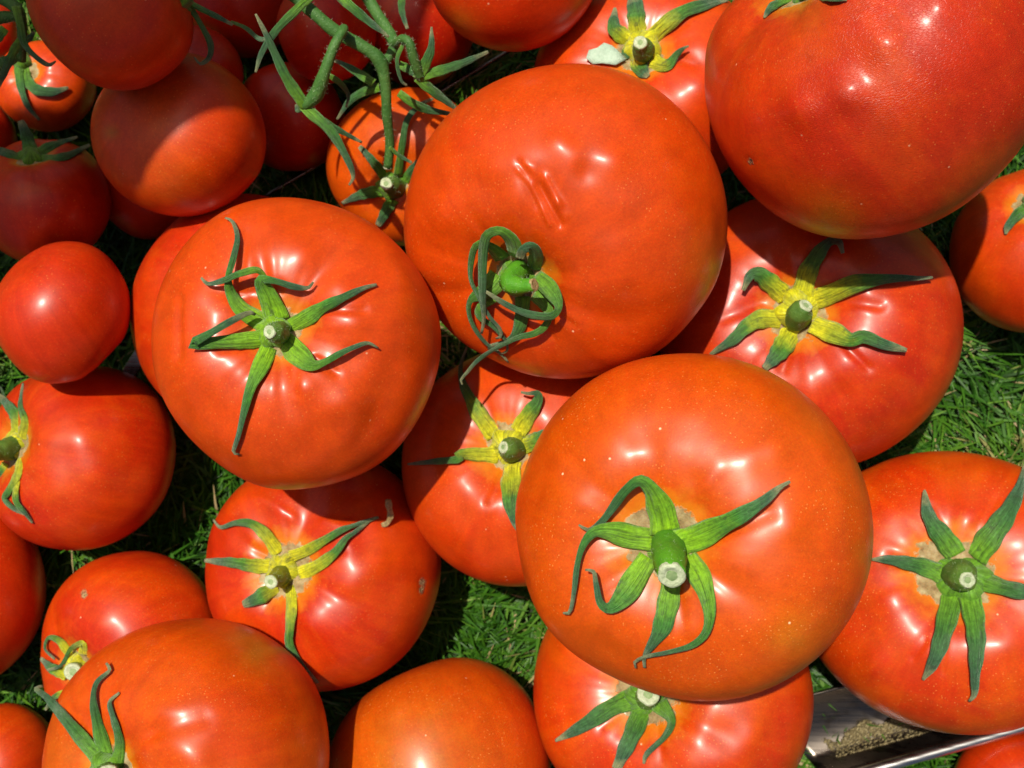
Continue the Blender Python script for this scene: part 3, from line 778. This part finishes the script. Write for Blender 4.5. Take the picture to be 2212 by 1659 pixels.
 'N': [M_SEP_D, [[(52,140,20),(59,174,20),(80,194,20),(115,198,16),(148,189,4)], [(48,120,18),(40,150,16),(45,191,13),(59,229,11),(85,260,4)]], (48,130,18), None, M_STEM],
 'AE': [M_SEP_D, [[(2228,440,24),(2200,462,20),(2178,488,14),(2172,506,4)], [(2240,430,20),(2235,400,6)]], (2238,440,24), None, M_STEM],
 'M': [M_SEP_D, [[(398,2,22,2),(420,26,20,3),(440,60,17,4),(456,95,15,5),(453,124,11,5),(434,137,7,5),(420,123,4,4)], [(405,0,18,2),(434,17,16,3),(469,35,11,4),(503,53,6,5)]], (392,-2,18), None, M_STEM_Y],
}
GROUP = 'tomatoes heaped on the artificial turf'
for key in ORDER:
    V, tris, mat, attrs, base = build_fruit(key)
    if key in SEP:
        e = empty('tomato', base, LABEL[key], 'tomato', GROUP)
        mesh_obj('fruit', V, tris, mat, e, attrs)
        smat, seps, disc, st, stm = SEP[key]
        cd = calyx_disc(key, disc[0], disc[1], disc[2], smat, e)
        for i, s in enumerate(seps):
            sepal(key, s, smat, cd if cd is not None else e, seed=ord(key[0]) * 50 + i)
        if st:
            stalk(key, st, stm, e, cutmat=M_DRY if key == 'B' else None)
    else:
        o = mesh_obj('tomato', V - base, tris, mat, None, attrs)
        o.location = tuple(base)
        tag(o, LABEL[key], 'tomato', GROUP)

# ------------------------------------------------------------------ turf
b = NB('turf_backing')
n = b.noise(220, 4, 0.65)
M_BACK = b.out(b.ramp(n, [(0.3, (0.010, 0.014, 0.006)), (0.6, (0.022, 0.034, 0.010)), (0.8, (0.05, 0.04, 0.018))]), 0.9, b.bump(n, 0.8, 0.002))
gx = 0.9
gnd = mesh_obj('ground', [(-gx, -gx, 0), (gx, -gx, 0), (gx, gx, 0), (-gx, gx, 0)], np.array([[0, 1, 2, 3]]), M_BACK, smooth=False)
tag(gnd, kind='structure')

def grass():
    N = 120000
    r = np.random.default_rng(5)
    x = r.uniform(-0.27, 0.27, N); y = r.uniform(-0.21, 0.21, N)
    p3 = np.stack([x, y, np.zeros(N)], 1)
    flow = wavenoise(p3, 90, 3) * 1.6 + wavenoise(p3, 260, 4) * 1.2
    ang = flow + r.normal(0, .9, N)
    L = r.uniform(.006, .021, N); wd = r.uniform(.00032, .00075, N)
    tilt = np.clip(r.normal(1.08, .25, N), .35, 1.45)       # lean from upright
    bend = r.uniform(.0, .9, N)
    K = 4
    dx, dy = np.cos(ang), np.sin(ang)
    side = np.stack([-dy, dx, r.normal(0, .35, N)], 1); side = unit(side)
    pos = np.stack([x, y, r.uniform(0.0, .002, N)], 1)
    V = np.zeros((N, K, 2, 3)); tA = np.zeros((N, K, 2))
    cur = pos.copy()
    for k in range(K):
        f = k / (K - 1)
        ww = wd * (1 - f ** 2.2 * .85)
        V[:, k, 0] = cur - side * ww[:, None]; V[:, k, 1] = cur + side * ww[:, None]
        tA[:, k] = f
        a = np.minimum(tilt + bend * f, 1.62)
        st = (L / (K - 1))[:, None] * np.stack([np.sin(a) * dx, np.sin(a) * dy, np.cos(a)], 1)
        cur = cur + st
        cur[:, 2] = np.maximum(cur[:, 2], .0006)
    base = (np.arange(N) * K * 2)[:, None]
    q = []
    for k in range(K - 1):
        q.append(np.concatenate([base + 2 * k, base + 2 * k + 1, base + 2 * k + 3, base + 2 * k + 2], 1))
    Fq = np.concatenate(q)
    rnd = np.repeat(np.clip(.62 * r.uniform(0, 1, N) + .19 + .17 * wavenoise(p3, 140, 9) + .34 * (r.uniform(0, 1, N) > .93), 0, 1), K * 2)
    b = NB('turf_blades')
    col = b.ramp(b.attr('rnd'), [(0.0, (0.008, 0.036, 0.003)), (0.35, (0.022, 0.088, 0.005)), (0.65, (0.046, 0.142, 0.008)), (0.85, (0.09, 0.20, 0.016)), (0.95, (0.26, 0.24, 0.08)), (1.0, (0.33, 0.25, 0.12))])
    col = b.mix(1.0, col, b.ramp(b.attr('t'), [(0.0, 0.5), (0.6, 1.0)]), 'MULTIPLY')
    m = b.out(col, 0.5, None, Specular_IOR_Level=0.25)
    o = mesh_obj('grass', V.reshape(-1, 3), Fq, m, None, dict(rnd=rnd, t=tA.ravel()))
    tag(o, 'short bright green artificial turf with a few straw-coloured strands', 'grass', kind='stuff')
grass()

# ------------------------------------------------------------------ vine
def vtube(name, pts, mat, parent, n=26, lump=.03):
    sp = spline(pts, n)
    pos = np.array([P(x, y, z) for x, y, r_, z in sp])
    rad = np.array([r_ * .9 * (HC - z) / F for x, y, r_, z in sp])
    o = tube(name, pos, rad, mat, parent, seed=int(abs(pts[0][0]) + abs(pts[0][1])), lump=lump)
    hairs(pos, rad, o, 11 * n, int(abs(pts[0][0])) + 77)
    return o, pos, rad
def vsepal(pts, mat, parent, seed, n=26):
    sp = spline(pts, n)
    pos = np.array([P(x, y, z) for x, y, w_, z in sp])
    width = np.array([max(w_ * 1.1, 3) * (HC - z) / F for x, y, w_, z in sp])
    view = unit(CAM - pos) + np.array([0, 0, .6])
    return ribbon('sepal', pos, width, unit(view), mat, parent, seed=seed)

z1 = 0.086
vine = empty('tomato_vine', P(830, 200, 0.06), 'thick green forked vine stem with curled sepals, lying across the shaded tomatoes', 'vine')
stem, ps, rs = vtube('stem', [(610,-30,16,z1+.006),(680,30,15,z1+.006),(725,68,16,z1+.004),(790,105,15,z1+.002),(820,132,17,z1),(832,180,13,z1-.003),(836,250,12,z1-.008),(842,310,11,z1-.014),(838,362,11,z1-.018)], M_VINE, vine, 40)
cut_face(ps[-1], ps[-1] - ps[-3], rs[-1] * 1.03, stem)
br1, _, _ = vtube('branch', [(786,-20,15,z1-.012),(815,30,14,z1-.01),(845,78,14,z1-.007),(850,105,12,z1-.004),(832,135,11,z1-.002)], M_VINE, vine)
br2, _, _ = vtube('branch', [(738,72,10,z1+.004),(742,64,12,z1+.010),(722,100,12,z1+.012),(702,155,14,z1+.010),(686,200,18,z1+.006),(662,226,13,z1+.004),(655,232,8,z1+.003)], M_VINE, vine)
br3, _, _ = vtube('branch', [(846,100,8,z1-.004),(868,84,10,z1+.003),(884,92,11,z1+.005),(895,130,12,z1+.002),(907,166,11,z1-.002)], M_VINE, vine)
zz = z1 + .004
for i, (par, pts) in enumerate([
  (br2, [(664,232,16,zz),(650,215,24,zz+.002),(615,160,20,zz+.006),(578,80,12,zz+.010),(552,30,4,zz+.012)]),
  (br2, [(652,228,16,zz),(672,244,22,zz),(715,285,20,zz-.001),(752,348,13,zz-.004),(763,382,8,zz-.006),(754,400,4,zz-.006)]),
  (br2, [(660,234,12,zz),(700,262,14,zz-.003),(735,283,11,zz-.006),(782,308,5,zz-.010)]),
  (br2, [(655,230,12,zz),(643,238,10,zz-.004),(640,225,5,zz-.006)]),
  (stem, [(672,-8,16,zz+.006),(640,22,17,zz+.008),(598,64,15,zz+.008),(566,112,11,zz+.006),(552,156,4,zz+.006)]),
  (stem, [(498,46,5,zz-.004),(530,60,8,zz),(560,84,9,zz+.004),(585,80,6,zz+.006)]),
  (stem, [(728,-12,18,zz+.008),(760,16,19,zz+.008),(800,48,15,zz+.006),(840,80,4,zz+.004)]),
  (br3, [(902,172,20,z1-.002),(918,140,22,z1),(931,105,15,z1+.002),(932,58,4,z1+.004)]),
  (br3, [(905,166,18,z1-.002),(950,152,20,z1-.002),(1000,136,15,z1-.004),(1055,112,6,z1-.006)]),
  (br3, [(900,168,18,z1-.002),(930,192,20,z1-.004),(962,216,15,z1-.008),(992,240,4,z1-.012)]),
  (br3, [(862,200,14,z1-.008),(892,222,18,z1-.010),(930,238,15,z1-.014),(988,248,4,z1-.016)]),
  (br3, [(862,140,16,z1-.006),(888,152,17,z1-.004),(912,170,10,z1-.004)]),
  (br3, [(872,92,8,z1+.002),(858,128,8,z1+.004),(866,172,6,z1+.002),(880,186,4,z1)]),
  (stem, [(818,188,18,z1-.012),(785,198,18,z1-.014),(755,218,13,z1-.016),(728,258,4,z1-.018)]),
  (stem, [(806,178,18,z1-.010),(775,158,17,z1-.012),(740,138,10,z1-.014),(715,128,4,z1-.016)]),
  (br2, [(706,160,10,z1+.004),(735,180,12,z1+.002),(752,205,8,z1-.002),(748,232,4,z1-.004)]),
  (br1, [(870,-20,16,z1-.008),(868,20,13,z1-.008),(880,62,6,z1-.008)]),
  (stem, [(842,318,6,z1-.012),(862,335,8,z1-.014),(890,352,5,z1-.016)]),
 ]):
    vsepal(pts, M_SEP_D, par, 900 + i)
zl = T['N']['base'][2] + 2 * T['N']['R'] * .84 + .004
zl = max(zl, 0.085)
v2 = empty('tomato_vine', P(20, 60, 0.06), 'short piece of hairy green vine at the top left edge, sepals hanging down', 'vine')
s2, _, _ = vtube('stem', [(-40,-40,16,zl),(0,-8,16,zl),(36,18,14,zl+.003),(46,45,12,zl+.002),(48,90,11,zl-.002),(46,130,11,zl-.006)], M_VINE, v2)
s3, _, _ = vtube('branch', [(-40,48,15,zl-.004),(0,38,15,zl-.002),(40,34,10,zl)], M_VINE, v2)
s4, _, _ = vtube('branch', [(-40,150,17,zl-.01),(0,140,16,zl-.008),(40,120,10,zl-.005)], M_VINE, v2)
for i, (par, pts) in enumerate([
  (s2, [(34,12,16,zl+.006),(44,55,15,zl+.008),(52,94,13,zl+.008),(76,122,10,zl+.008),(104,140,8,zl+.008),(120,132,3,zl+.008)]),
  (s2, [(44,86,14,zl+.002),(30,110,16,zl+.002),(12,150,14,zl),(-6,190,8,zl-.004)]),
  (s2, [(40,90,12,zl+.002),(62,84,12,zl+.002),(74,68,5,zl+.002)]),
  (s2, [(10,60,18,zl+.002),(-6,80,20,zl+.002),(-20,110,10,zl)]),
 ]):
    vsepal(pts, M_SEP_D, par, 970 + i)

# ------------------------------------------------------------------ scraps lying on the fruit
def scrap(name, key, outline, mat, label, cat, lift=1.2):
    t = T[key]
    o = np.array(outline, float); c = o.mean(0)
    pts = [c] + [c + (p - c) * q for q in (.5, 1.0) for p in o]
    k = len(o); top = []
    for i, (x, y) in enumerate(pts):
        d, nn = surf_depth(t, x, y)
        if d is None: d = np.linalg.norm(t['c'] - CAM) - t['R'] * .6
        l = lift + .5 * math.sin(x * .2) + (.6 if i > k else 0)
        top.append(CAM + raydir(x, y) * (d - l * .001))
    top = np.array(top)
    bot = top - np.array([0, 0, .0005])
    V = np.concatenate([top, bot]); m = len(top)
    Fq = [(0, 1 + (j + 1) % k, 1 + j) for j in range(k)]
    Fq += [(1 + j, 1 + (j + 1) % k, 1 + k + (j + 1) % k, 1 + k + j) for j in range(k)]
    Fq += [tuple(m + i for i in f[::-1]) for f in Fq]
    Fq += [(1 + k + j, 1 + k + (j + 1) % k, m + 1 + k + (j + 1) % k, m + 1 + k + j) for j in range(k)]
    ob = mesh_obj(name, V - top[0], Fq, mat)
    ob.location = tuple(top[0])
    return tag(ob, label, cat)
scrap('leaf_scrap', 'V', [(1266,125),(1272,108),(1290,103),(1305,92),(1322,98),(1338,112),(1352,128),(1330,140),(1300,136),(1280,138)], M_PALE, 'torn pale mint-green leaf scrap lying beside the yellow-hearted calyx at the top', 'leaf scrap')
def dry():
    t = T['H']
    d, nn = surf_depth(t, 832, 1125)
    pts = [(825,1134,5,1),(836,1130,6,1.6),(843,1115,7,2.5),(840,1095,7,4),(838,1080,7,5)]
    sp = spline(pts, 14)
    pos = np.array([CAM + raydir(x, y) * (d - l * .001) for x, y, r_, l in sp])
    o = tube('dry_stalk', pos - pos[0], np.array([p[2] * d / F for p in sp]), M_DRY, None, lump=.14)
    o.location = tuple(pos[0])
    tag(o, 'small bent straw-coloured dry stalk lying on the dented red tomato', 'stalk')
dry()

# ------------------------------------------------------------------ steel
def steel(name, c, rough):
    b = NB(name)
    mp = b.n('ShaderNodeMapping'); b.t.links.new(b.tc.outputs['Object'], mp.inputs[0])
    mp.inputs['Scale'].default_value = (30, 900, 200)
    n = b.noise(1.0, 3, .6, mp.outputs[0]); s = b.noise(90, 4, .65)
    col = b.mix(b.ramp(s, [(0.55, 0.0), (0.72, 0.85)]), c, (0.10, 0.075, 0.045))
    rg = b.ramp(n, [(0.3, rough), (0.7, rough + .14)])
    return b.out(col, rg, b.bump(n, .15, .0002), Metallic=1.0)
M_STEEL = steel('brushed_steel', (0.56, 0.56, 0.55), .22)
M_STEEL_D = steel('dull_steel', (0.20, 0.17, 0.145), .22)

def channel():
    zf, zr = .012, .026
    e = empty('steel_channel', P(1950, 1570, zf), 'shallow dirty steel channel with a rolled rim, in the bottom right corner', 'tray')
    # back edge and rim line of the channel on the mat
    a0, a1 = P(1640, 1522, zf)[:2], P(2260, 1362, zf)[:2]
    r0, r1 = P(1790, 1690, zr)[:2], P(2300, 1546, zr)[:2]
    def strip(name, prof, mat):
        # prof: (fraction from back edge to rim, height)
        m = 26; V = []
        for i in range(m):
            f = i / (m - 1); A = a0 + (a1 - a0) * f; B = r0 + (r1 - r0) * f
            for q, z in prof:
                xy = A + (B - A) * q
                V.append((xy[0], xy[1], z + .0004 * math.sin(f * 9 + q * 4)))
        k = len(prof); Fq = []
        for i in range(m - 1):
            for j in range(k - 1):
                p = i * k + j; Fq.append((p, p + 1, p + k + 1, p + k))
        ob = mesh_obj(name, V, np.array(Fq), mat, e)
        sd = ob.modifiers.new('thickness', 'SOLIDIFY'); sd.thickness = .0008; sd.offset = -1
        return ob
    strip('pan', [(-.02, zf + .006), (0.0, zf + .005), (.03, zf + .001), (.07, zf), (.5, zf - .0008), (.80, zf), (.88, zf + .002), (.95, zr - .004), (.985, zr - .002)], M_STEEL_D)
    m = 30
    pos = np.array([[*(r0 + (r1 - r0) * i / (m - 1)), zr] for i in range(m)])
    tube('rim', pos, np.full(m, .0019), M_STEEL, e, lump=0)
    # sandy dirt lying in the pan
    r = np.random.default_rng(8)
    N = 5200
    f = r.uniform(.10, .75, N); q = np.clip(r.normal(.70, .11, N), .36, .88)
    keep = (q + .06 * np.sin(f * 30) + .03 * np.sin(f * 71)) > .60 - .3 * (f - .35)
    f, q = f[keep], q[keep]; N = len(f)
    xy = (a0 + (a1 - a0) * f[:, None]) * (1 - q[:, None]) + (r0 + (r1 - r0) * f[:, None]) * q[:, None]
    s = r.uniform(.00018, .00048, N)
    tet = np.array([[1, 1, 1], [-1, -1, 1], [-1, 1, -1], [1, -1, -1]]) * .9
    V = np.concatenate([xy, np.full((N, 1), zf + .0004) + np.maximum(q[:, None] - .82, 0) * .05], 1)[:, None, :] + tet[None] * s[:, None, None] * r.uniform(.5, 1.3, (N, 4, 3))
    fb = (np.arange(N) * 4)[:, None, None] + np.array([[0, 1, 2], [0, 3, 1], [0, 2, 3], [1, 3, 2]])[None]
    bm = NB('sandy_dirt')
    col = bm.ramp(bm.attr('rnd'), [(0.0, (0.05, 0.036, 0.014)), (0.6, (0.17, 0.13, 0.055)), (1.0, (0.36, 0.30, 0.16))])
    md = bm.out(col, .85)
    o = mesh_obj('dirt', V.reshape(-1, 3), fb.reshape(-1, 3), md, e, dict(rnd=np.repeat(r.uniform(0, 1, N), 4)), smooth=False)
    o['kind'] = 'stuff'
channel()
def rod(label, p0, p1, r):
    m = 16
    c = 0.5 * (p0 + p1)
    pos = np.array([p0 + (p1 - p0) * i / (m - 1) for i in range(m)]) - c
    o = tube('steel_rod', pos, np.full(m, r), M_STEEL_D, None, lump=0); o.location = tuple(c)
    tag(o, label, 'rod')
rod('thin steel rod running diagonally through the dark gap under the vine', P(560, 432, .010), P(1170, 68, .010), .0008)
def plate():
    pts = [(262,800),(300,742),(318,770),(284,826)]
    z = .016
    top = np.array([P(x, y, z + .003 * (i in (1, 2))) for i, (x, y) in enumerate(pts)])
    c = top.mean(0)
    V = np.concatenate([top, top - np.array([0, 0, .0012])]) - c
    Fq = [(3, 2, 1, 0), (4, 5, 6, 7)] + [(i, (i + 1) % 4, 4 + (i + 1) % 4, 4 + i) for i in range(4)]
    o = mesh_obj('steel_strip', V, Fq, M_STEEL, smooth=False); o.location = tuple(c)
    bv = o.modifiers.new('edge', 'BEVEL'); bv.width = .0003
    tag(o, 'small grey steel strip showing in the gap between the small round tomato and its neighbour', 'steel strip')
plate()

# ------------------------------------------------------------------ awning cloth, out of view, put in to shade the upper left of the heap
def added_shade():
    h = .25
    sh = np.array([SUN.x, SUN.y]) / SUN.z * (h - .055)
    q = np.array([P(x, y, .055)[:2] + sh for x, y in ((-520, 690), (400, 482), (850, 95), (1010, -330), (330, -330), (215, 118), (-520, 135))])  # outline shaped by the shadow edge wanted on the fruit
    b = NB('added_shade_cloth'); n = b.noise(90, 4, .6)
    b.out(b.ramp(n, [(0.3, (0.66, 0.52, 0.36)), (0.7, (0.74, 0.60, 0.42))]), .85)
    tr = b.n('ShaderNodeBsdfTranslucent'); tr.inputs[0].default_value = (0.92, 0.62, 0.36, 1)
    mx = b.n('ShaderNodeMixShader'); mx.inputs[0].default_value = 0.72
    b.t.links.new(b.b.outputs[0], mx.inputs[1]); b.t.links.new(tr.outputs[0], mx.inputs[2])
    b.t.links.new(mx.outputs[0], b.t.nodes['Material Output'].inputs[0])
    m = b.m
    bw = NB('stake_wood'); nw = bw.noise(70, 4, .6)
    mw = bw.out(bw.ramp(nw, [(0.3, (0.22, 0.13, 0.06)), (0.7, (0.40, 0.27, 0.14))]), .7)
    mid = q.mean(0)
    e = empty('added_shade_cloth', (mid[0], mid[1], 0), 'unseen cream cloth on two wooden stakes, added to shade the upper left', 'added_shade')
    V = [(x, y, h) for x, y in q]
    Fq = [tuple(range(len(q)))]
    mesh_obj('sheet', V, Fq, m, e, smooth=False)
    for c in (q[3] * .95 + q[5] * .05, q[6] * .95 + q[1] * .05):
        V = [(c[0] + x * .007, c[1] + y * .007, z) for z in (0, h - .0002) for x, y in ((-1, -1), (1, -1), (1, 1), (-1, 1))]
        mesh_obj('stake', V, [(3, 2, 1, 0), (4, 5, 6, 7)] + [(i, (i + 1) % 4, 4 + (i + 1) % 4, 4 + i) for i in range(4)], mw, e, smooth=False)
added_shade()
